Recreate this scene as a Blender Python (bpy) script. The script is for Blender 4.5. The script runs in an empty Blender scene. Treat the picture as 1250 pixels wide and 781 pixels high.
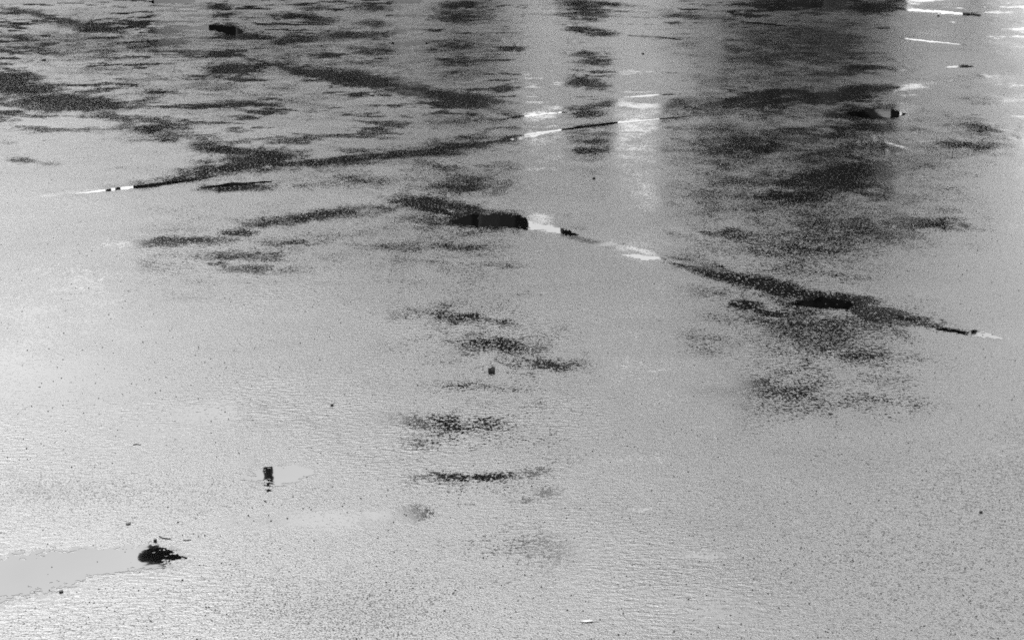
import bpy, bmesh, math, random
import numpy as np
from mathutils import Vector, Matrix
R = math.radians
random.seed(7); rng = np.random.default_rng(11)
S = bpy.context.scene
COL = S.collection

# ------------------------------------------------------------------ camera
CAM_H, PITCH, VFOV = 1.60, 17.0, 24.0
cd = bpy.data.cameras.new('camera'); cam = bpy.data.objects.new('camera', cd); COL.objects.link(cam)
cam.location = (0, 0, CAM_H); cam.rotation_euler = (R(90 - PITCH), 0, 0)
cd.sensor_fit = 'VERTICAL'; cd.angle_y = R(VFOV); cd.clip_start = 0.05; cd.clip_end = 3000
cd.sensor_fit = 'HORIZONTAL'; cd.angle_x = 2 * math.atan(math.tan(R(VFOV / 2)) * 1024 / 639)
S.camera = cam

# ------------------------------------------------------------------ sky, sun, exposure
SUN_EL, SUN_AZ = 60.0, -30.0            # azimuth measured from straight ahead, minus = left
w = bpy.data.worlds.new('World'); S.world = w; w.use_nodes = True
nt = w.node_tree; nt.nodes.clear()
sky = nt.nodes.new('ShaderNodeTexSky'); sky.sky_type = 'NISHITA'; sky.sun_disc = False
sky.sun_elevation = R(SUN_EL); sky.sun_rotation = R(SUN_AZ)
sky.air_density = 1.0; sky.dust_density = 1.6; sky.ozone_density = 1.0
bw = nt.nodes.new('ShaderNodeRGBToBW')
bg = nt.nodes.new('ShaderNodeBackground'); bg.inputs['Strength'].default_value = 0.10
wo = nt.nodes.new('ShaderNodeOutputWorld')
nt.links.new(sky.outputs[0], bw.inputs[0]); 
# thin even overcast: a cloud deck is brighter overhead than at the horizon, with soft uneven cloud
tc = nt.nodes.new('ShaderNodeTexCoord'); sx = nt.nodes.new('ShaderNodeSeparateXYZ'); nt.links.new(tc.outputs['Generated'], sx.inputs[0])
mr = nt.nodes.new('ShaderNodeMapRange'); nt.links.new(sx.outputs['Z'], mr.inputs[0])
for k, v in enumerate((0.0, 0.45, 0.85, 1.6)): mr.inputs[k + 1].default_value = v
cn = nt.nodes.new('ShaderNodeTexNoise'); nt.links.new(tc.outputs['Generated'], cn.inputs['Vector']); cn.inputs['Scale'].default_value = 3.2; cn.inputs['Detail'].default_value = 4
cr = nt.nodes.new('ShaderNodeMapRange'); nt.links.new(cn.outputs['Fac'], cr.inputs[0])
for k, v in enumerate((0.3, 0.7, 0.7, 1.3)): cr.inputs[k + 1].default_value = v
m1 = nt.nodes.new('ShaderNodeMath'); m1.operation = 'MULTIPLY'; nt.links.new(mr.outputs[0], m1.inputs[0]); nt.links.new(cr.outputs[0], m1.inputs[1])
m2 = nt.nodes.new('ShaderNodeMath'); m2.operation = 'MULTIPLY'; nt.links.new(bw.outputs[0], m2.inputs[0]); nt.links.new(m1.outputs[0], m2.inputs[1])
nt.links.new(m2.outputs[0], bg.inputs[0]); nt.links.new(bg.outputs[0], wo.inputs[0])
sl = bpy.data.lights.new('sun', 'SUN'); sl.energy = 0.5; sl.angle = R(60); sl.color = (1, 1, 1)
sun = bpy.data.objects.new('sun', sl); COL.objects.link(sun)
sd = Vector((math.sin(R(SUN_AZ)) * math.cos(R(SUN_EL)), math.cos(R(SUN_AZ)) * math.cos(R(SUN_EL)), math.sin(R(SUN_EL))))
sun.rotation_euler = sd.to_track_quat('Z', 'Y').to_euler(); sun.location = sd * 50
S.view_settings.view_transform = 'Standard'; S.view_settings.look = 'None'
S.view_settings.gamma = 1.0; S.view_settings.use_curve_mapping = False
S.view_settings.exposure = 1.88
S.cycles.max_bounces = 6; S.cycles.use_denoising = False; S.cycles.use_adaptive_sampling = False; S.cycles.filter_width = 1.7

# ------------------------------------------------------------------ helpers
FPX = 781 / 2 / math.tan(R(VFOV / 2))
CP, SP = math.cos(R(PITCH)), math.sin(R(PITCH))
def ray(px, py):
    a, b = (px - 625) / FPX, -(py - 390.5) / FPX
    return np.array([a, CP + b * SP, -SP + b * CP])
def at(px, py):                          # a spot on the tarmac
    d = ray(px, py); t = CAM_H / -d[2]
    return np.array([d[0] * t, d[1] * t])
def mirror(px, py, D):                   # what a flat puddle at this spot mirrors, at distance D
    d = ray(px, py); t = D / d[1]
    return d[0] * t, -(CAM_H + d[2] * t)

def h2(ix, iy, seed):
    n = (ix.astype(np.int64) * 374761393 + iy.astype(np.int64) * 668265263 + seed * 1442695041) & 0xFFFFFFFF
    n = ((n ^ (n >> 13)) * 1274126177) & 0xFFFFFFFF
    n = ((n ^ (n >> 16)) * 2246822519) & 0xFFFFFFFF
    return ((n ^ (n >> 15)) & 0xFFFFFF) / float(0xFFFFFF)
def vnoise(x, y, seed):
    ix, iy = np.floor(x), np.floor(y); fx, fy = x - ix, y - iy
    fx = fx * fx * (3 - 2 * fx); fy = fy * fy * (3 - 2 * fy)
    a, b = h2(ix, iy, seed), h2(ix + 1, iy, seed); c, d = h2(ix, iy + 1, seed), h2(ix + 1, iy + 1, seed)
    return (a + (b - a) * fx) + ((c + (d - c) * fx) - (a + (b - a) * fx)) * fy
def fbm(x, y, seed, octv=4, gain=.55):
    s, a, t = 0, 1, 0
    for k in range(octv):
        s = s + a * vnoise(x * 2**k + 17.3 * k, y * 2**k - 9.1 * k, seed + k); t += a; a *= gain
    return s / t                          # 0..1
def sstep(e0, e1, x):
    t = np.clip((x - e0) / (e1 - e0), 0, 1); return t * t * (3 - 2 * t)

def tag(o, label=None, cat=None, group=None, kind=None):
    if label: o['label'] = label
    if cat: o['category'] = cat
    if group: o['group'] = group
    if kind: o['kind'] = kind
    return o
def mesh_obj(name, verts, faces, mat, parent=None, smooth=False):
    me = bpy.data.meshes.new(name); me.from_pydata([tuple(map(float, v)) for v in verts], [], [tuple(map(int, f)) for f in faces]); me.update()
    if smooth: me.polygons.foreach_set('use_smooth', [True] * len(me.polygons))
    me.materials.append(mat)
    o = bpy.data.objects.new(name, me); COL.objects.link(o); o.parent = parent
    return o
def grid_mesh(name, X, Y, Z, mat, smooth=True):
    r, c = X.shape
    me = bpy.data.meshes.new(name); n = r * c
    me.vertices.add(n); me.vertices.foreach_set('co', np.stack([X, Y, Z], -1).reshape(-1).astype(np.float32))
    i = np.arange(n).reshape(r, c)
    q = np.stack([i[:-1, :-1], i[:-1, 1:], i[1:, 1:], i[1:, :-1]], -1).reshape(-1)
    nf = len(q) // 4
    me.loops.add(len(q)); me.loops.foreach_set('vertex_index', q.astype(np.int32))
    me.polygons.add(nf); me.polygons.foreach_set('loop_start', np.arange(0, 4 * nf, 4, dtype=np.int32))
    me.update(calc_edges=True)
    me.polygons.foreach_set('use_smooth', np.full(nf, smooth))
    me.materials.append(mat)
    o = bpy.data.objects.new(name, me); COL.objects.link(o)
    return o
class MB:
    def __init__(s): s.v, s.f = [], []
    def box(s, x0, x1, y0, y1, z0, z1):
        b = len(s.v); s.v += [(x0,y0,z0),(x1,y0,z0),(x1,y1,z0),(x0,y1,z0),(x0,y0,z1),(x1,y0,z1),(x1,y1,z1),(x0,y1,z1)]
        s.f += [tuple(b + k for k in q) for q in ((3,2,1,0),(4,5,6,7),(0,1,5,4),(1,2,6,5),(2,3,7,6),(3,0,4,7))]; return s
    def tube(s, pts, rad, n=8):
        pts = [Vector(p) for p in pts]; b0 = len(s.v)
        for k, p in enumerate(pts):
            t = (pts[min(k + 1, len(pts) - 1)] - pts[max(k - 1, 0)]).normalized()
            u = t.cross(Vector((0.31, 0.95, 0.05))).normalized(); v = t.cross(u)
            r = rad[k] if hasattr(rad, '__len__') else rad
            for j in range(n):
                a = 2 * math.pi * j / n; s.v.append(tuple(p + (u * math.cos(a) + v * math.sin(a)) * r))
        for k in range(len(pts) - 1):
            for j in range(n):
                a, b = b0 + k * n + j, b0 + k * n + (j + 1) % n
                s.f.append((a, b, b + n, a + n))
        s.f.append(tuple(b0 + j for j in range(n))[::-1]); s.f.append(tuple(b0 + (len(pts) - 1) * n + j for j in range(n)))
        return s
    def build(s, name, mat, parent=None, smooth=False): return mesh_obj(name, s.v, s.f, mat, parent, smooth)
def empty(name, loc):
    o = bpy.data.objects.new(name, None); COL.objects.link(o); o.location = loc; return o

# ------------------------------------------------------------------ materials
class N:                                 # small node-graph writer
    def __init__(s, name):
        s.m = bpy.data.materials.new(name); s.m.use_nodes = True; s.t = s.m.node_tree; s.t.nodes.clear()
        s.out = s.t.nodes.new('ShaderNodeOutputMaterial'); s.p = s.t.nodes.new('ShaderNodeBsdfPrincipled')
        s.t.links.new(s.p.outputs[0], s.out.inputs[0]); s.pos = s.t.nodes.new('ShaderNodeNewGeometry').outputs['Position']
    def L(s, a, b):
        if hasattr(a, 'is_output'): s.t.links.new(a, b)
        else: b.default_value = a
    def math(s, op, a, b=0.0, c=0.0, clamp=False):
        n = s.t.nodes.new('ShaderNodeMath'); n.operation = op; n.use_clamp = clamp
        for k, x in enumerate((a, b, c)): s.L(x, n.inputs[k])
        return n.outputs[0]
    def ramp(s, x, a, b, lo=0.0, hi=1.0, smooth=True):
        n = s.t.nodes.new('ShaderNodeMapRange'); n.interpolation_type = 'SMOOTHSTEP' if smooth else 'LINEAR'
        for k, v in enumerate((x, a, b, lo, hi)): s.L(v, n.inputs[k])
        return n.outputs[0]
    def noise(s, scale, detail=2, rough=.5, stretch=None, vec=None):
        v = vec or s.pos
        if stretch:
            mp = s.t.nodes.new('ShaderNodeMapping'); s.t.links.new(v, mp.inputs[0]); mp.inputs['Scale'].default_value = stretch; v = mp.outputs[0]
        n = s.t.nodes.new('ShaderNodeTexNoise'); s.t.links.new(v, n.inputs['Vector'])
        n.inputs['Scale'].default_value = scale; n.inputs['Detail'].default_value = detail; n.inputs['Roughness'].default_value = rough
        return n.outputs['Fac']
    def voro(s, scale, rnd=1.0):
        n = s.t.nodes.new('ShaderNodeTexVoronoi'); s.t.links.new(s.pos, n.inputs['Vector']); n.inputs['Scale'].default_value = scale
        return n.outputs['Distance']
    def attr(s, name):
        n = s.t.nodes.new('ShaderNodeAttribute'); n.attribute_name = name; return n.outputs['Fac']
    def bump(s, h, strength=1.0, dist=.001, normal=None):
        n = s.t.nodes.new('ShaderNodeBump'); s.L(strength, n.inputs['Strength']); n.inputs['Distance'].default_value = dist
        s.L(h, n.inputs['Height'])
        if normal: s.t.links.new(normal, n.inputs['Normal'])
        return n.outputs[0]
    def grey(s, v, sock='Base Color'):
        if hasattr(v, 'is_output'): s.t.links.new(v, s.p.inputs[sock])
        else: s.p.inputs[sock].default_value = (v, v, v, 1)
    def set(s, **k):
        for a, v in k.items(): s.L(v, s.p.inputs[a.replace('_', ' ')])

FILM_IOR = 2.4
def asphalt_material():
    m = N('wet_asphalt')
    wet = m.attr('wet')
    fb = m.noise(5, 9, .74); g1 = m.noise(70, 4, .7); g2 = m.noise(230, 3, .7); g3 = m.noise(420, 1, .5)
    big = m.noise(.8, 4, .6)
    rip = m.noise(1, 2.5, .6, (34, 76, 45)); ripm = m.ramp(m.noise(.9, 2, .5), .42, .62, .06, 1.0)
    # how well the film floods the grain: hollows first
    g4 = m.noise(1, 2, .6, (120, 75, 100)); g7 = m.noise(1, 3, .6, (40, 95, 60))
    f = m.math('ADD', wet, m.math('MULTIPLY', m.math('SUBTRACT', fb, .5), 1.5))
    f = m.math('ADD', f, m.math('MULTIPLY', m.math('SUBTRACT', g2, .5), 1.6))
    f = m.math('ADD', f, m.math('MULTIPLY', m.math('SUBTRACT', g4, .5), 1.9))
    f = m.math('ADD', f, m.math('MULTIPLY', m.math('SUBTRACT', g7, .5), 1.7))
    f = m.math('ADD', f, m.math('MULTIPLY', m.math('SUBTRACT', big, .5), .5))
    g8 = m.noise(1, 1.5, .5, (105, 48, 80))      # stone tops standing clear of the film
    flood = m.math('MULTIPLY', m.ramp(f, .32, .72), m.math('SUBTRACT', 1.0, m.math('MULTIPLY', m.ramp(g8, .58, .68), .75)))
    dry = m.math('ADD', m.ramp(g2, .3, .7, .19, .37), m.math('MULTIPLY', m.math('MINIMUM', wet, 0.0), -.35))
    rough = m.math('ADD', m.math('MULTIPLY', dry, m.math('SUBTRACT', 1.0, flood)), m.math('MULTIPLY', flood, .07))
    m.set(Roughness=rough, IOR=FILM_IOR)
    m.grey(m.ramp(g3, .3, .7, .003, .008))
    # bare grains that stand dry out of the film, fewer where more water lies
    g5 = m.noise(205, 2, .55); g6 = m.noise(48, 3, .7)
    thr = m.math('ADD', .56, m.math('MULTIPLY', wet, .12))
    pv = m.math('ADD', g5, m.math('MULTIPLY', m.math('SUBTRACT', g6, .5), .35))
    pit = m.ramp(m.math('SUBTRACT', pv, thr), -.01, .10)
    m.L(m.math('MULTIPLY', m.math('SUBTRACT', 1.0, m.math('MULTIPLY', pit, .78)), .5), m.p.inputs['Specular IOR Level'])
    h = m.math('ADD', m.math('MULTIPLY', g1, .35), m.math('MULTIPLY', g2, .45))
    h = m.math('ADD', h, m.math('MULTIPLY', rip, m.math('MULTIPLY', ripm, .95)))
    st = m.math('MULTIPLY', m.math('SUBTRACT', 1.0, m.math('MULTIPLY', flood, .93)), .8)
    m.L(m.bump(h, st, .0036), m.p.inputs['Normal'])
    return m.m
def water_material(name, rough):
    m = N(name)
    m.grey(.0015); m.set(Roughness=rough, IOR=FILM_IOR)
    m.L(m.bump(m.noise(14, 2, .5), .12, .0008), m.p.inputs['Normal'])
    return m.m
def plain(name, v, rough=.7, var=.25, scale=20, ior=1.45):
    m = N(name); n = m.noise(scale, 3, .6)
    m.grey(m.ramp(n, .25, .75, v * (1 - var), v * (1 + var))); m.set(Roughness=rough, IOR=ior)
    return m.m
M_ASPH, M_WATER, M_SHALLOW = asphalt_material(), water_material('standing_water', .02), water_material('shallow_water', .085)
M_WALL = plain('dark_brick', .012, .9, .35, 6, 1.15); M_WALL2 = plain('dark_render', .011, .9, .3, 3, 1.15)
M_FAR = plain('pale_render', .42, .8, .1); M_WHITE = plain('white_paint', .8, .6, .05); M_ROOF = plain('slate', .03, .8)
M_GLASS = plain('window_glass', .01, .15, .1, 20, 1.25); M_PALE = plain('pale_blind', .6, .7, .1)
M_STEEL = plain('painted_steel', .012, .6, .25, 20, 1.2); M_BARK = plain('bark', .04, .9, .4, 30); M_LEAF = plain('dark_foliage', .022, .7, .4, 4, 1.2)
M_STONE = plain('wet_dark_stone', .02, .35, .4, 300); M_TWIG = plain('wet_twig', .02, .45, .4, 400); M_PETAL = plain('pale_leaf_blade', .4, .4, .1, 400)

PUD = [
 ('broad calm pale puddle reaching in from the bottom left, dark blotch at its tip', [(-60,716,32),(0,708,28),(60,697,24),(130,685,17),(175,681,15),(186,681,13,1.5),(198,680,12,2.4),(206,679,8,3)], .42),
 ('small oval pale puddle with a black left end near the bottom left', [(314,583,9,3.2),(328,582,12,2.6),(338,582,13,.8),(352,580,12,.7),(370,577,7)], .42),
 ('tiny dark puddle just right of the small oval pale puddle', [(369,576,1.5),(375,576,3),(381,575,1.5)], .6),
 ('half black half white puddle in the diagonal joint at the centre', [(556,270,3,1.8),(575,269,7.5,1.3),(610,269,9),(632,271,8.5),(646,274,5.5,1.5),(660,277,3.6,2),(682,281,4,2.2),(704,287,1.6,2.5)], .42),
 ('ragged white puddle on the diagonal joint right of the centre puddle', [(766,311,1.5),(785,313,3),(812,316,1.5)], 1.1),
 ('ragged white puddle at the right end of the diagonal joint', [(1148,402,1.5),(1180,406,3.5),(1200,409,4),(1222,413,2)], .8),
 ('smooth black puddle in the dark diagonal joint at right', [(975,370,3),(1000,369,6),(1035,371,5)], .5),
 ('thin striped puddle lying along the long joint at far left', [(92,236.5,.4),(115,234,1.3),(150,230,1.9),(185,226,2),(235,220,1.2)], .5),
 ('thin ruler-straight puddle in the long joint, white black and white', [(620,168,.4),(650,163.5,.9),(690,158,1.2),(757,149.5,1.3),(800,146,.9),(850,141,.5)], .35),
 ('lens-shaped black puddle with two pale glints at upper right', [(1040,139,3),(1060,139,6),(1085,139,7),(1098,139,4)], .35),
 ('slim puddle with a white left half and black right half, upper left', [(215,35,1.2),(240,34,2.2),(262,34,4),(285,38,6)], .35),
 ('bright puddle cut by the top edge of the picture at upper left', [(188,2,3),(232,1,3)], .3),
 ('thin white streak of water right of the dark column, above the joint', [(764,119,.7),(790,117,1.5),(822,115,.8)], .7),
 ('ragged thin puddle left of the dark column, above the joint', [(612,146,1),(640,142,1.7),(690,137,.8)], 1.1),
 ('long white puddle near the top right corner', [(1104,12,1.2),(1150,15,2),(1196,19,1.6)], .8),
 ('straight white sliver of water below the long white puddle, top right', [(1104,47,.9),(1140,51,1.1),(1180,55,.5)], .55),
 ('small white sliver of water above the right end of the long joint', [(1158,82,1),(1176,81,2),(1190,81,1)], .3),
 ('short ragged bright puddle at upper centre left', [(480,53,1.5),(500,54,3),(520,53,1.5)], .7),
 ('bright puddle touching the top edge left of centre', [(482,1,1.5),(500,1,2.5),(514,1,1.5)], .4),
 ('faint thin white puddle line at top centre right', [(768,43,1),(800,45,1.6),(830,48,1)], .5),
 ('pale thin puddle just below the long joint at left', [(248,229,1),(285,225,2.2),(330,222,1)], .4),
 ('thin bright streak of water near the top, right of centre', [(905,27,1),(930,29,1.6),(960,32,1)], .4),
]
# ------------------------------------------------------------------ the tarmac
# damp hollows: x, y, half width, half depth (as seen), strength, tilt
PATCH = """
18 15 22 3 .7 0;85 28 25 5 .6 .1;120 35 20 4 1 .05;20 44 22 3 .6 0;200 52 18 2.5 1 -.03;272 33 14 3 1 0;283 43 15 3 1 0;262 8 14 2.5 .9 0;275 18 14 2 .8 -.1
355 19 20 3 .85 0;385 10 15 3 .6 0;390 26 20 4 .6 0;365 48 40 6 .7 -.1;50 62 30 6 .55 0;120 63 30 4 .5 0;140 55 45 4 .4 -.1;285 84 22 5 1 0;365 84 20 5 .7 0
400 92 30 5 .95 .1;10 98 22 9 1.1 0;35 109 28 4 1.1 0;80 125 52 7 1.1 0;180 92 25 5 .35 0;185 112 20 5 .4 0;260 105 50 8 .4 0;300 127 32 3 .75 0;370 127 30 4 .3 0
130 88 40 5 .3 0;188 155 30 10 .8 0;203 171 12 2 .9 0;255 175 18 8 .75 0;285 184 34 4 1 .06;322 194 28 9 1.1 0;285 205 38 5 1 -.12;235 215 35 4 .8 -.12;30 196 14 2.5 .9 .05
58 200 10 1.5 .8 0;50 160 25 3 .3 0;290 229 28 3 1 -.03;250 198 12 2 .6 0;380 225 40 4 .5 0;395 258 15 3 .7 0
455 9 20 4 .6 0;565 6 22 4 .9 0;565 20 25 6 .7 0;455 28 20 5 .5 0;430 43 40 4 .7 0;460 62 30 6 .6 0;435 77 40 3 .5 0;555 57 20 4 .8 0;628 59 15 3 1 0;560 75 35 6 .55 0
440 97 35 6 1 .12;505 110 22 5 1 .08;565 121 32 6 1 .12;560 148 40 5 .5 0;700 5 25 4 .9 .08;715 15 22 8 .75 0;708 36 16 3 1 .05;738 41 12 2.5 .9 0;714 66 22 3 .7 0;728 76 20 3.5 .8 0;708 100 14 4 1 0;728 105 18 3 .8 .05
745 5 40 2 .7 .1;650 139 14 3 .9 -.1;718 139 14 3 1 0;735 128 25 3 .7 -.15;820 130 35 6 .85 -.25;555 178 35 7 .8 -.15;480 190 70 4 .9 -.09;400 196 60 3 1 -.08;725 172 14 3 .9 0
718 184 20 4 1 0;775 182 9 2 .7 0;545 205 20 5 .5 0;560 226 50 9 .65 0;640 206 20 2 .5 0;440 220 50 6 .6 0;430 200 40 3 .5 -.05;520 247 30 6 .95 .1;565 255 30 6 .85 .1
990 5 40 5 .9 0;1070 9 28 5 1 0;850 20 40 3 .7 .05;900 60 45 6 .6 .05;960 70 50 5 .5 0;1000 72 40 8 .5 0;1080 83 35 4 1 0;1020 90 25 3 .8 0;930 118 50 4 .95 -.13;1010 118 30 6 1 -.1
1080 108 60 4 .95 -.1;1140 99 40 3 .8 -.08;1200 95 20 5 .6 0;870 130 40 5 .9 -.15;940 137 50 6 .6 0;1070 156 45 5 1 .04;910 180 60 18 .75 0;1000 165 60 6 .7 0;1200 122 30 4 .75 0
1195 155 25 6 .85 .15;1170 175 45 5 .9 .06;1155 153 25 3 .7 0;1030 215 65 18 .95 0;1100 200 25 8 .6 0;1110 205 20 4 .7 0;970 240 45 8 .85 0;980 190 20 3 .6 0;1110 237 50 10 .55 0
900 230 45 6 .5 0;900 195 30 8 .6 0;1130 272 35 7 1 .05;1010 292 90 8 .6 0;900 286 40 8 .6 0;1080 285 60 10 .6 0;900 315 40 3 .3 0;1020 335 40 7 .5 .15;835 320 12 4 1 .2
885 335 50 6 1.1 .25;950 352 45 7 1.1 .25;1010 368 40 6 1.2 .05;1075 383 35 6 1.1 .2;1130 396 25 5 .95 .15;910 372 14 4 1.1 0;940 382 14 3 .95 .1;870 355 30 6 .6 0;1000 398 55 9 .65 0
850 412 30 4 .5 0;1060 432 55 10 .7 0;980 430 60 6 .45 0;905 468 40 6 .7 0;960 455 40 6 .45 -.1;1065 487 45 9 .75 0;1000 475 30 8 .45 0;1010 508 25 3 .4 0;1170 545 40 6 .5 .05;1060 562 40 10 .35 0
490 300 55 5 .6 .03;550 302 40 5 .6 0;620 323 40 4 .5 0;530 320 20 4 .4 0;640 360 30 4 .4 0;510 385 40 8.75 0.33 0;570 388 35 8.75 0.66 .1;610 393 30 5 0.61 .15;600 418 55 11.25 0.57 .05
650 425 30 6.25 0.41 0;660 447 45 6.25 0.70 .05;700 445 20 6.25 0.57 0;720 430 15 5 0.41 0;690 398 20 5 0.41 0;560 440 25 5 0.25 0;570 470 35 5 0.41 0;625 475 20 3.125 0.49 0;540 518 60 8.75 0.70 .04
830 352 25 6 .6 0;830 405 30 5 .4 0;805 452 16 2 .5 -.1;215 295 42 4 1 -.03;385 264 60 5 1 -.12;295 284 15 3 1 0;355 297 30 4 .65 0;295 312 40 5 .75 0;320 330 40 5 .75 0;265 322 10 2 .9 0
400 347 20 3 .4 0;185 393 18 4 .4 .1;225 365 15 3 .4 0;325 498 8 6 .6 .4;510 541 25 7.5 0.49 0;575 548 25 3.75 0.33 0;545 582 35 5 0.78 -.02;600 582 30 5 0.78 -.05;655 577 20 5 0.70 -.1
730 563 50 3.75 0.41 0;670 601 14 5 0.74 0;640 611 15 2.5 0.57 -.1;508 625 15 6.25 0.78 0;464 629 8 3 .8 0;580 618 40 3.75 0.33 0;785 622 12 2 .6 0;120 232 60 4 .8 -.1;660 164 60 4 .5 -.13;800 148 70 4 .6 -.12;598 270 60 9 1 0;1072 139 45 8 1 0
735 297 30 2.5 1 .2;790 307 16 2 .95 .25;700 288 12 2 .9 .2;1000 205 150 45 .6 .05;900 165 90 25 .55 0;1060 270 130 28 .55 .05;950 300 120 25 .5 0;1010 410 140 35 .55 .1;980 470 150 30 .5 0;1090 180 110 22 .55 0;1080 490 95 20 .6 0;905 468 70 14 .5 0;1120 440 80 16 .5 0;860 420 70 14 .42 0;1100 430 90 25 .42 .1;620 405 110 50 0.29 .1;560 300 130 25 .35 0;300 305 130 30 .35 0;1000 60 150 30 .5 0;900 100 90 20 .4 0;560 60 110 30 .35 0;100 55 140 30 .4 0;330 60 120 30 .35 0;330 110 120 20 .3 0;560 530 90 25 0.29 0;600 590 110 22.5 0.25 0
"""
NCI, NRI = 620, 760
def spaced(lo, hi, n_in, ext, n_out):     # dense between lo and hi, sparser outside
    a = np.linspace(lo, hi, n_in); d = a[1] - a[0]
    k = np.arange(1, n_out + 1); e = ext * (k / n_out) ** 2.2 + d * k
    return np.concatenate([(lo - e)[::-1], a, hi + e])
TX = spaced(-.37, .37, NCI, 1.6, 60)                       # x / y
DEP = np.concatenate([np.linspace(.9, .56, 30, endpoint=False), np.linspace(.56, .080, NRI), np.geomspace(.079, .004, 50)])   # tan of the dip angle
DY = CAM_H / DEP
X = TX[None, :] * DY[:, None]; Y = np.repeat(DY[:, None], len(TX), 1)
wet = np.zeros_like(X)
for p in PATCH.replace('\n', ';').split(';'):
    if not p.strip(): continue
    x, y, rx, ry, s, tl = map(float, p.split())
    P = at(x, y); U = at(x + rx, y + tl * rx) - P; V = at(x, y + ry) - P
    B = np.linalg.inv(np.array([U, V]).T); qx, qy = X - P[0], Y - P[1]
    a, b = B[0, 0] * qx + B[0, 1] * qy, B[1, 0] * qx + B[1, 1] * qy
    sel = (a * a + b * b) < 9
    sc_ = 2.2 / np.linalg.norm(U); wx_, wy_ = X[sel] * sc_, Y[sel] * sc_ * .7; k_ = int(x * 7 + y * 13)
    a, b = a[sel] + (fbm(wx_, wy_, k_, 4, .6) - .5) * 2.0, b[sel] + (fbm(wx_, wy_, k_ + 50, 4, .6) - .5) * 2.3
    d = np.sqrt(a**2 + b**2)
    wet[sel] = np.maximum(wet[sel], (s if s < .95 else s * 1.12) * 1.42 * np.clip(1 - d / 2.7, 0, 1) ** 1.25)
# long joints between the lanes of tarmac, and a damp margin round every puddle
def spine_mask(pts, soft):
    best = np.zeros_like(X); ks = .35 + .65 * sstep(.25, .75, fbm(X * 9, Y * 4, 55, 3))
    P = [(at(x, y), at(x, y + r)) for x, y, r, *_ in pts]
    for (a0, a1), (b0, b1) in zip(P[:-1], P[1:]):
        ra, rb = np.linalg.norm(a1 - a0), np.linalg.norm(b1 - b0)
        v = b0 - a0; L2 = v @ v; lo = np.minimum(a0, b0) - 3 * max(ra, rb) * soft; hi = np.maximum(a0, b0) + 3 * max(ra, rb) * soft
        sel = (X > lo[0]) & (X < hi[0]) & (Y > lo[1]) & (Y < hi[1])
        x, y = X[sel], Y[sel]; t = np.clip(((x - a0[0]) * v[0] + (y - a0[1]) * v[1]) / L2, 0, 1)
        dd = np.hypot(x - a0[0] - v[0] * t, y - a0[1] - v[1] * t) / ((ra + (rb - ra) * t) * soft * 1.35 * ks[sel])
        best[sel] = np.maximum(best[sel], 1 - sstep(.3, 1.6, dd))
    return best
JOINTS = [[(120, 233, .4), (150, 230, 1.0), (180, 227, 1.8), (330, 205, 3), (480, 189, 2.2), (600, 173, 2), (690, 158, 1.6), (760, 149, 1.6), (860, 139, 2), (960, 122, 2), (1060, 110, 2), (1150, 97, 1.6), (1330, 78, 1)],
          [(-60, 84, 1.6), (60, 118, 2), (190, 157, 1.8), (330, 196, 2), (450, 233, 1.6), (560, 264, 3), (640, 272, 3), (700, 287, 2.4), (770, 306, 2.2), (880, 334, 3.4), (1000, 364, 4), (1100, 390, 3.2), (1180, 406, 2), (1240, 418, 1)],
          [(-40, -2, 1.2), (100, 30, 1.6), (280, 66, 1), (370, 87, 2), (470, 105, 2), (590, 124, 1.2)],
          [(660, -3, 1.2), (760, 9, 1.2), (860, 20, 1.2), (1000, 38, 1), (1095, 47, 1)]]
groove = np.zeros_like(X)
for k, J in enumerate(JOINTS):
    g = spine_mask(J, 1.0); groove = np.maximum(groove, g)
    wet = np.maximum(wet, g * (.1 + 1.5 * sstep(.35, .68, fbm(X * 1.6, Y * .9, 400 + k, 3))) * (1.0, .9, .5, .5)[k] * (1 if k != 1 else .45 + .55 * sstep(-.8, -.3, X)))
for lb_, sp_, rg_ in [q for q in PUD if q[1][0][1] > 200]: wet = np.maximum(wet, spine_mask(sp_, 1.7) * (.7 if sp_[0][1] > 500 else .35))
wet = wet + .05 * sstep(6.2, 11, Y)
# shallow rolling of the surface holds a thin film in its dips
dip = fbm(X * 2.4 + 3, Y * 4.2, 77, 5, .72); dip2 = fbm(X * .35, Y * .22, 91, 3, .5)
far = sstep(6.2, 11, Y)
wet = np.maximum(wet, sstep(.48, .70, dip + (dip2 - .5) * .45) * (.10 + .95 * far))
# slightly better and slightly worse drained areas nearer by: x, y, half width, half depth, change
for x, y, rx, ry, c in ((80,420,170,110,.3),(255,503,60,14,.6),(190,525,70,10,.3),(690,672,130,30,.45),(760,735,150,30,.22),(870,678,32,5,.5),(90,350,150,70,.08),(60,470,120,40,.2),(395,632,90,12,.55),(300,640,90,8,.25),(930,745,80,25,.25),
        (430,745,190,45,-.55),(130,600,160,26,-.5),(655,90,32,85,-.4),(800,85,38,45,-.4),(1150,115,45,60,-.3),(1150,35,70,40,-.6),(1155,80,75,28,-.8),(1220,520,170,190,-.5),(1100,690,170,60,-.18),(520,690,90,25,-.25),(90,770,120,20,-.2),(1180,300,90,120,-.2),(700,330,120,50,-.15),(430,470,140,50,-.12)):
    P = at(x, y); U = at(x + rx, y) - P; V = at(x, y + ry) - P; B = np.linalg.inv(np.array([U, V]).T); qx, qy = X - P[0], Y - P[1]
    a, b = B[0, 0] * qx + B[0, 1] * qy, B[1, 0] * qx + B[1, 1] * qy; sel = (a * a + b * b) < 6
    d = np.sqrt(a[sel]**2 + b[sel]**2) + (fbm(X[sel] * 4, Y[sel] * 3, int(x), 4) - .5) * 1.4
    wet[sel] += (1.5 if c > 0 else .95) * c * (1 - sstep(0, 1.8, d))
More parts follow.
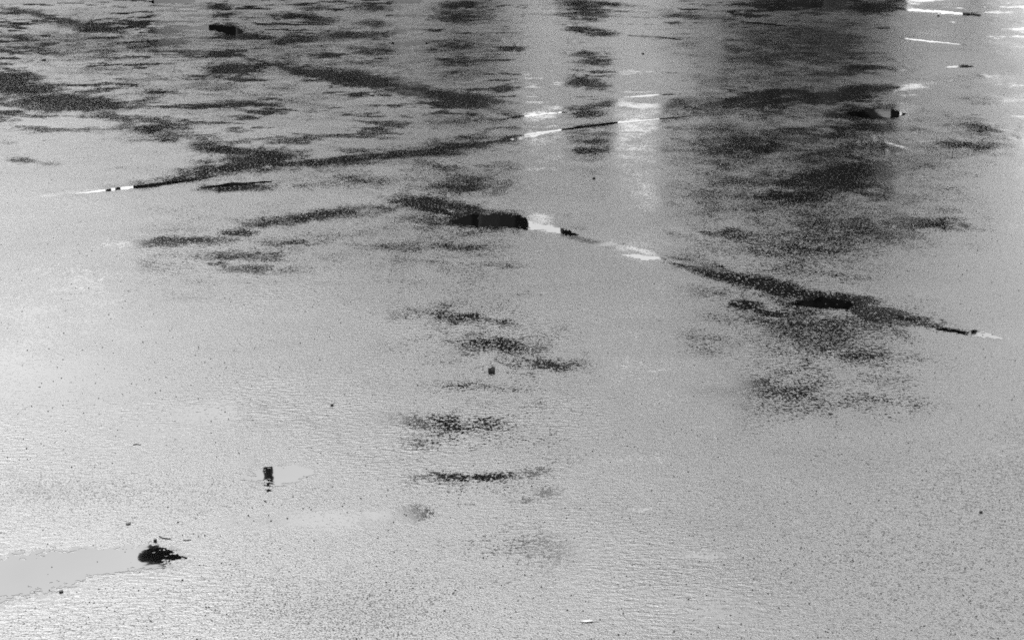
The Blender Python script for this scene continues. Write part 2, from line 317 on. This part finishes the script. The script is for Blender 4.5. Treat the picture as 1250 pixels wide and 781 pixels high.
def ground_z(x, y):
    x, y = np.asarray(x, float), np.asarray(y, float)
    return (fbm(x * .9, y * .9, 3, 3) - .5) * .006 + (fbm(x * 5, y * 5, 23, 2) - .5) * .0012
Z = ground_z(X, Y) - .0008 * groove
LEVEL = []
for lb_, sp_, rg_ in PUD:                 # each puddle lies in a level-bottomed hollow
    ms = sp_[len(sp_) // 2]; lv = float(ground_z(*at(ms[0], ms[1]))); LEVEL.append(lv)
    k = sstep(0, .45, spine_mask(sp_, 4.0)); Z = Z * (1 - k) + lv * k
asph = grid_mesh('asphalt', X, Y, Z, M_ASPH); tag(asph, kind='structure', label='wet dark asphalt yard with damp hollows and joints')
at_ = asph.data.attributes.new('wet', 'FLOAT', 'POINT'); at_.data.foreach_set('value', wet.reshape(-1).astype(np.float32))
mesh_obj('ground', [(-1500,-600,-.04),(1500,-600,-.04),(1500,2500,-.04),(-1500,2500,-.04)], [(0,1,2,3)], M_ASPH)['kind'] = 'structure'
# ------------------------------------------------------------------ puddles: spine points (x, y, half depth), raggedness
def puddle(label, spine, rag, seed, level, cell=.55):
    xs = [p[0] for p in spine]; pad = max(p[2] for p in spine) * 4 + 8
    x0, x1 = min(xs) - pad, max(xs) + pad
    y0, y1 = min(p[1] - 2.6 * p[2] for p in spine) - 2, max(p[1] + 2.6 * p[2] for p in spine) + 2
    nx, ny = int((x1 - x0) / cell), int((y1 - y0) / (cell * .8))
    c0 = at(*[(x0 + x1) / 2, (y0 + y1) / 2])
    gx, gy = np.meshgrid(np.linspace(x0, x1, nx), np.linspace(y0, y1, ny))
    a, b = (gx - 625) / FPX, -(gy - 390.5) / FPX
    t = CAM_H / (SP - b * CP); WX, WY = a * t, (CP + b * SP) * t
    sx = np.array(xs); sy = np.array([p[1] for p in spine]); sr = np.array([p[2] for p in spine])
    cy = np.interp(gx, sx, sy); r = np.interp(gx, sx, sr)
    over = np.maximum(np.maximum(sx[0] - gx, gx - sx[-1]), 0)
    f = 1 - np.abs(gy - cy) / r - over / (r * 2.2 + 2)
    px_m = (t / FPX).mean()
    sc = 1 / (px_m * 9)
    nz = fbm(WX * sc * .8, WY * sc * 1.25, 100 + seed, 4, .75) - .5
    rg = np.interp(gx, sx, np.array([p[3] if len(p) > 3 else 1 for p in spine])) * rag
    f = f + nz * 3.2 * rg
    i = np.arange(nx * ny).reshape(ny, nx)
    keep = (f[:-1, :-1] > 0) & (f[:-1, 1:] > 0) & (f[1:, 1:] > 0) & (f[1:, :-1] > 0)
    q = np.stack([i[1:, :-1], i[1:, 1:], i[:-1, 1:], i[:-1, :-1]], -1)[keep]
    used, inv = np.unique(q, return_inverse=True); inv = inv.reshape(q.shape)
    vx, vy = WX.reshape(-1)[used], WY.reshape(-1)[used]
    z = level + .0005
    ox, oy = vx.mean(), vy.mean()
    o = mesh_obj('puddle', np.stack([vx - ox, vy - oy, np.zeros_like(vx)], -1), inv, M_SHALLOW if 'streak' in label or 'sliver' in label or 'faint' in label or 'long white' in label or 'flat bright' in label else M_WATER)
    o.location = (ox, oy, z)
    tag(o, label, 'puddle', 'puddles on the wet asphalt')
for k, (lb, sp, rg) in enumerate(PUD): puddle(lb, sp, rg, 37 * k, LEVEL[k])

# ------------------------------------------------------------------ debris
def blob(name, px, py, wpx, hpx, mat, seed, label, cat, flat=.8, group=None):
    P = at(px, py); d = math.hypot(P[1], CAM_H) / FPX; rr = random.Random(seed)
    bm = bmesh.new(); bmesh.ops.create_icosphere(bm, subdivisions=2, radius=1)
    for v in bm.verts:
        n = 1 + .28 * (rr.random() - .5); c = v.co * n
        c.x = max(-.78, min(.78, c.x)); c.z = max(-.7, min(.75, c.z))
        v.co = Vector((c.x * wpx * d * .62, c.y * wpx * d * .5, c.z * hpx * d * .62 * flat))
    zmin = min(v.co.z for v in bm.verts)
    me = bpy.data.meshes.new(name); bm.to_mesh(me); bm.free(); me.materials.append(mat)
    o = bpy.data.objects.new(name, me); COL.objects.link(o); o.location = (P[0], P[1], float(ground_z(*P)) - zmin * .85)
    return tag(o, label, cat, group)
blob('stone', 600, 454, 9, 9, M_STONE, 3, 'small dark blocky stone standing alone near the picture centre', 'stone', 1)
blob('stone', 189, 661, 4, 5, M_STONE, 4, 'tiny dark stone beside the bent twig below the bottom left puddle', 'stone')
blob('stone', 405, 495, 4, 4, M_STONE, 5, 'lone dark speck of stone left of centre, above the oval puddle', 'stone')
blob('stone', 1198, 625, 4, 4, M_STONE, 6, 'lone dark speck of stone at lower right', 'stone')
blob('stone', 53, 74, 5, 4, M_STONE, 7, 'dark stone speck at upper left above the black damp band', 'stone')
blob('stone', 725, 218, 4, 4, M_STONE, 8, 'dark stone speck below the white and black joint puddle', 'stone')
blob('stone', 785, 66, 3.5, 3, M_STONE, 9, 'dark stone speck among white streaks at top centre right', 'stone')
blob('stone', 1146, 20, 3, 3, M_STONE, 10, 'dark stone speck below the long white puddle, top right', 'stone')
blob('stone', 1180, 18, 8, 5, M_STONE, 12, 'dark stone at the right end of the long white puddle, top right', 'stone')
blob('stone', 156, 640, 6, 3, M_STONE, 13, 'flat dark stone chip above the broad bottom left puddle', 'stone')
blob('stone', 74, 723, 5, 4, M_STONE, 14, 'dark stone bit at the lower shore of the broad bottom left puddle', 'stone')
def twig(pts, rad, label):
    P = np.array([at(*p) for p in pts]); c = P.mean(0)
    zs = ground_z(P[:, 0], P[:, 1]) + rad * .8
    m = MB(); m.tube([(p[0] - c[0], p[1] - c[1], z) for k, (p, z) in enumerate(zip(P, zs))], [rad * (1 - .12 * k) for k in range(len(P))], 6)
    o = m.build('twig', M_TWIG); o.location = (c[0], c[1], 0); return tag(o, label, 'twig')
twig([(194,655),(198,657.5),(203,658),(208,658.5)], .0016, 'short bent dark twig below the tip of the bottom left puddle')
twig([(223,660),(228,660),(233,659.5)], .0010, 'thin straight twig right of the bent twig, bottom left')
twig([(690,446),(695,445),(699,443),(701,440)], .0012, 'dark hooked twig in the damp patch below centre')
blob('stone', 454, 117, 6, 5, M_STONE, 21, 'small dark chip of stone, upper centre left', 'stone', .6)
twig([(162,543),(166,542),(171,543)], .0012, 'short dark twig left above the oval puddle')
# slender pale leaf blade
P = at(720, 759); d = math.hypot(P[1], CAM_H) / FPX
n = 14; vs, fs = [], []
for k in range(n + 1):
    u = k / n; hw = (.18 + .82 * math.sin(math.pi * min(1, u * 1.35)) if u < .74 else .22) * 1.5 * d * 1.5
    for side, zz in ((-1, 0), (0, .0016), (1, 0)): vs.append(((u - .5) * 22 * d, side * hw * 1.3, -.0004 + zz + .002 * math.sin(u * 3)))
for k in range(n):
    for j in range(2): fs.append((k*3+j, k*3+3+j, k*3+4+j, k*3+1+j))
lf = mesh_obj('leaf', vs, fs, M_PETAL); lf.location = (P[0], P[1], float(ground_z(*P)) + .0012)
sol = lf.modifiers.new('thick', 'SOLIDIFY'); sol.thickness = .0008
tag(lf, 'slender pale leaf lying flat near the bottom edge', 'leaf')
# loose grit
gv, gf = [], []
for k in range(5000):
    px, py = rng.uniform(-60, 1310), 781 * rng.uniform(.12, 1.05); P = at(px, py)
    s = rng.uniform(.4, 1.5) ** 1.6 * .0016 * (1 + P[1] * .06); a = rng.uniform(0, 6.28); z = float(ground_z(*P)); b = len(gv)
    for dx, dy, dz in ((1,0,0),(-.4,.8,0),(-.7,-.6,0),(.1,.05,.9)):
        gv.append((P[0] + s * (dx * math.cos(a) - dy * math.sin(a)), P[1] + s * (dx * math.sin(a) + dy * math.cos(a)), z + s * dz))
    gf += [(b,b+1,b+3),(b+1,b+2,b+3),(b+2,b,b+3)]
tag(mesh_obj('grit', gv, gf, M_STONE), 'fine dark grit scattered over the wet asphalt', 'grit', kind='stuff')

# ------------------------------------------------------------------ what the wet ground mirrors, standing beyond the yard
def building(name, label, xa, xb, ytop, D, depth, wallm, storeys, bays, roof=True, pale=()):
    x0 = mirror(xa, ytop * .5, D)[0]; x1 = mirror(xb, ytop * .5, D)[0]; H = mirror((xa + xb) / 2, ytop, D)[1]
    root = empty(name, ((x0 + x1) / 2, D, 0)); W = x1 - x0
    MB().box(-W/2, W/2, 0, depth, -.03, H).build('wall', wallm, root)
    rf = MB().box(-W/2 - .25, W/2 + .25, -.25, depth + .25, H, H + .25).build('roof', M_ROOF, root)
    MB().box(W*.2, W*.2 + .6, depth*.4, depth*.4 + .6, H + .25, H + 1.2).build('chimney', wallm, rf)
    sh, bwid = H / storeys, W / bays
    for s in range(storeys):
        for b in range(bays):
            cx = -W/2 + (b + .5) * bwid; z0 = s * sh + (.3 if s else .05); z1 = s * sh + sh * .78
            nm = 'window' if (s or b != bays // 2) else 'door'
            if nm == 'window' and not s: z0 = .9
            ww = min(.55, bwid * .28)
            fr = MB().box(cx - ww - .06, cx + ww + .06, -.05, -.002, z0 - .06, z1 + .06).build(nm, M_STEEL, root)
            MB().box(cx - ww, cx + ww, -.07, -.052, z0, z1).build('pane', M_PALE if (s, b) in pale else M_GLASS, fr)
    return tag(root, label, 'building')
building('low_shed', 'low dark shed mirrored at the far left of the wet ground', -420, 128, 214, 46, 8, M_WALL2, 1, 6)
bm_ = building('brick_block', 'long dark brick block mirrored across the left half of the wet ground', 158, 640, 345, 52, 12, M_WALL, 3, 9)
building('narrow_tower', 'narrow dark tower mirrored as a dark column right of centre', 688, 754, 318, 70, 3, M_WALL2, 5, 1)
building('tall_house', 'dark house mirrored at the right of the wet ground with two pale blinds', 836, 1096, 345, 56, 10, M_WALL, 4, 5, pale=((2, 4), (1, 0)))
building('distant_block', 'pale distant block mirrored in the gaps beside the dark column', 600, 850, 78, 160, 12, M_FAR, 5, 14)
def light_panel(parent, D, xa, xb, ytop, mat=M_WHITE):
    a, z = mirror(xa, ytop, D); b, _ = mirror(xb, ytop, D)
    MB().box(a - parent.location.x, b - parent.location.x, -.14, -.075, .02, z).build('pale_gate', mat, parent)
light_panel(bm_, 52, 192, 256, 50); light_panel(bm_, 52, 482, 520, 85, M_FAR)

for px_, nm in ((134, 'leftmost slim dark post mirrored in the striped puddle'), (146, 'second slim dark post mirrored in the striped puddle')):
    x_, z_ = mirror(px_, 262, 49)
    po = empty('post', (x_, 49, 0)); MB().tube([(0,0,-.03),(0,0,z_)], [.11,.09], 8).build('shaft', M_STEEL, po, True)
    MB().tube([(0,0,z_ - .02),(0,0,z_ + .06),(0,0,z_ + .12)], [.13,.13,.04], 8).build('cap', M_STEEL, po, True)
    tag(po, nm, 'post', 'posts beside the brick block')
def tree(label, px, D, y_lo, y_hi, half_px, n, seed):
    rr = random.Random(seed)
    cx = mirror(px, (y_lo + y_hi) / 2, D)[0]; z0 = mirror(px, y_lo, D)[1]; z1 = mirror(px, y_hi, D)[1]
    rx = half_px / FPX * D / CP * 1.0; rz = (z1 - z0) / 2; zc = (z0 + z1) / 2
    root = empty('tree', (cx, D, 0))
    m = MB(); m.tube([(0, 0, -.05), (.05, .03, z0 * .6), (-.05, 0, z0 + .3), (.1, .05, zc + rz * .5)], [.24, .19, .15, .04], 10); tr = m.build('trunk', M_BARK, root, True)
    for k in range(9):
        a = k * 2.4; z = z0 + (k / 9) * rz * 1.1 - .3; l = rx * (.8 - .04 * k)
        MB().tube([(0, 0, z), (math.cos(a) * l * .5, math.sin(a) * l * .5, z + l * .35), (math.cos(a) * l, math.sin(a) * l, z + l * .6)], [.08, .05, .015], 6).build('limb', M_BARK, tr, True)
    cl = []
    for k in range(46):
        while True:
            p = Vector((rr.uniform(-1, 1), rr.uniform(-1, 1), rr.uniform(-1, 1)))
            if .25 < p.length < 1: break
        cl.append((p.x * rx, p.y * rx, zc + p.z * rz, rr.uniform(.16, .34) * min(rx, rz)))
    v, f = [], []
    for k in range(n):
        c = cl[rr.randrange(len(cl))]; r = c[3] * rr.random() ** .4
        d = Vector((rr.gauss(0, 1), rr.gauss(0, 1), rr.gauss(0, 1))).normalized()
        q = Vector((c[0] + d.x * r, c[1] + d.y * r, c[2] + d.z * r * .8))
        u = Vector((rr.gauss(0, 1), rr.gauss(0, 1), rr.gauss(0, .6))).normalized(); s = rr.uniform(.11, .17)
        t = u.cross(Vector((rr.gauss(0, 1), rr.gauss(0, 1), rr.gauss(0, 1)))).normalized()
        b = len(v); v += [q - u * s * 1.3, q + t * s * .7, q + u * s * 1.3, q - t * s * .7]; f.append((b, b+1, b+2, b+3))
    mesh_obj('crown', v, f, M_LEAF, root)
    return tag(root, label, 'tree')
tree('leafy tree mirrored as the large dark area at right', 996, 27, 120, 640, 170, 52000, 5)
tree('slim leafy tree mirrored as dark flecks below the picture centre', 598, 23, 330, 690, 130, 26000, 8)

tree('round leafy bush tree mirrored as dark bands at the right edge', 1170, 33, 98, 310, 78, 16000, 12)
# street lamp mirrored in the two bottom left puddles
D = 21.0
lx = mirror(327, 580, D)[0]; hx, hz = mirror(192, 681, D)
lp = empty('street_lamp', (lx, D, 0))
MB().tube([(0,0,-.03),(0,0,.9),(0,0,.95),(0,0,hz - .9)], [.13,.13,.085,.07], 12).build('post', M_STEEL, lp, True)
dx = hx - lx
MB().tube([(0,0,hz - .95),(dx*.08,0,hz - .45),(dx*.3,0,hz - .12),(dx*.75,0,hz)], [.06,.055,.05,.045], 10).build('arm', M_STEEL, lp, True)
hd = MB().tube([(dx*.55,0,hz - .05),(dx*.7,0,hz),(dx*.95,0,hz),(dx*1.12,0,hz - .02),(dx*1.16,0,hz - .03)], [.05,.12,.15,.12,.05], 12).build('lamp_head', M_STEEL, lp, True)
MB().box(dx*1.08, dx*.75, -.11, .11, hz - .19, hz - .15).build('lens', M_GLASS, hd)
tag(lp, 'street lamp whose post and head are mirrored in the bottom left puddles', 'street lamp')
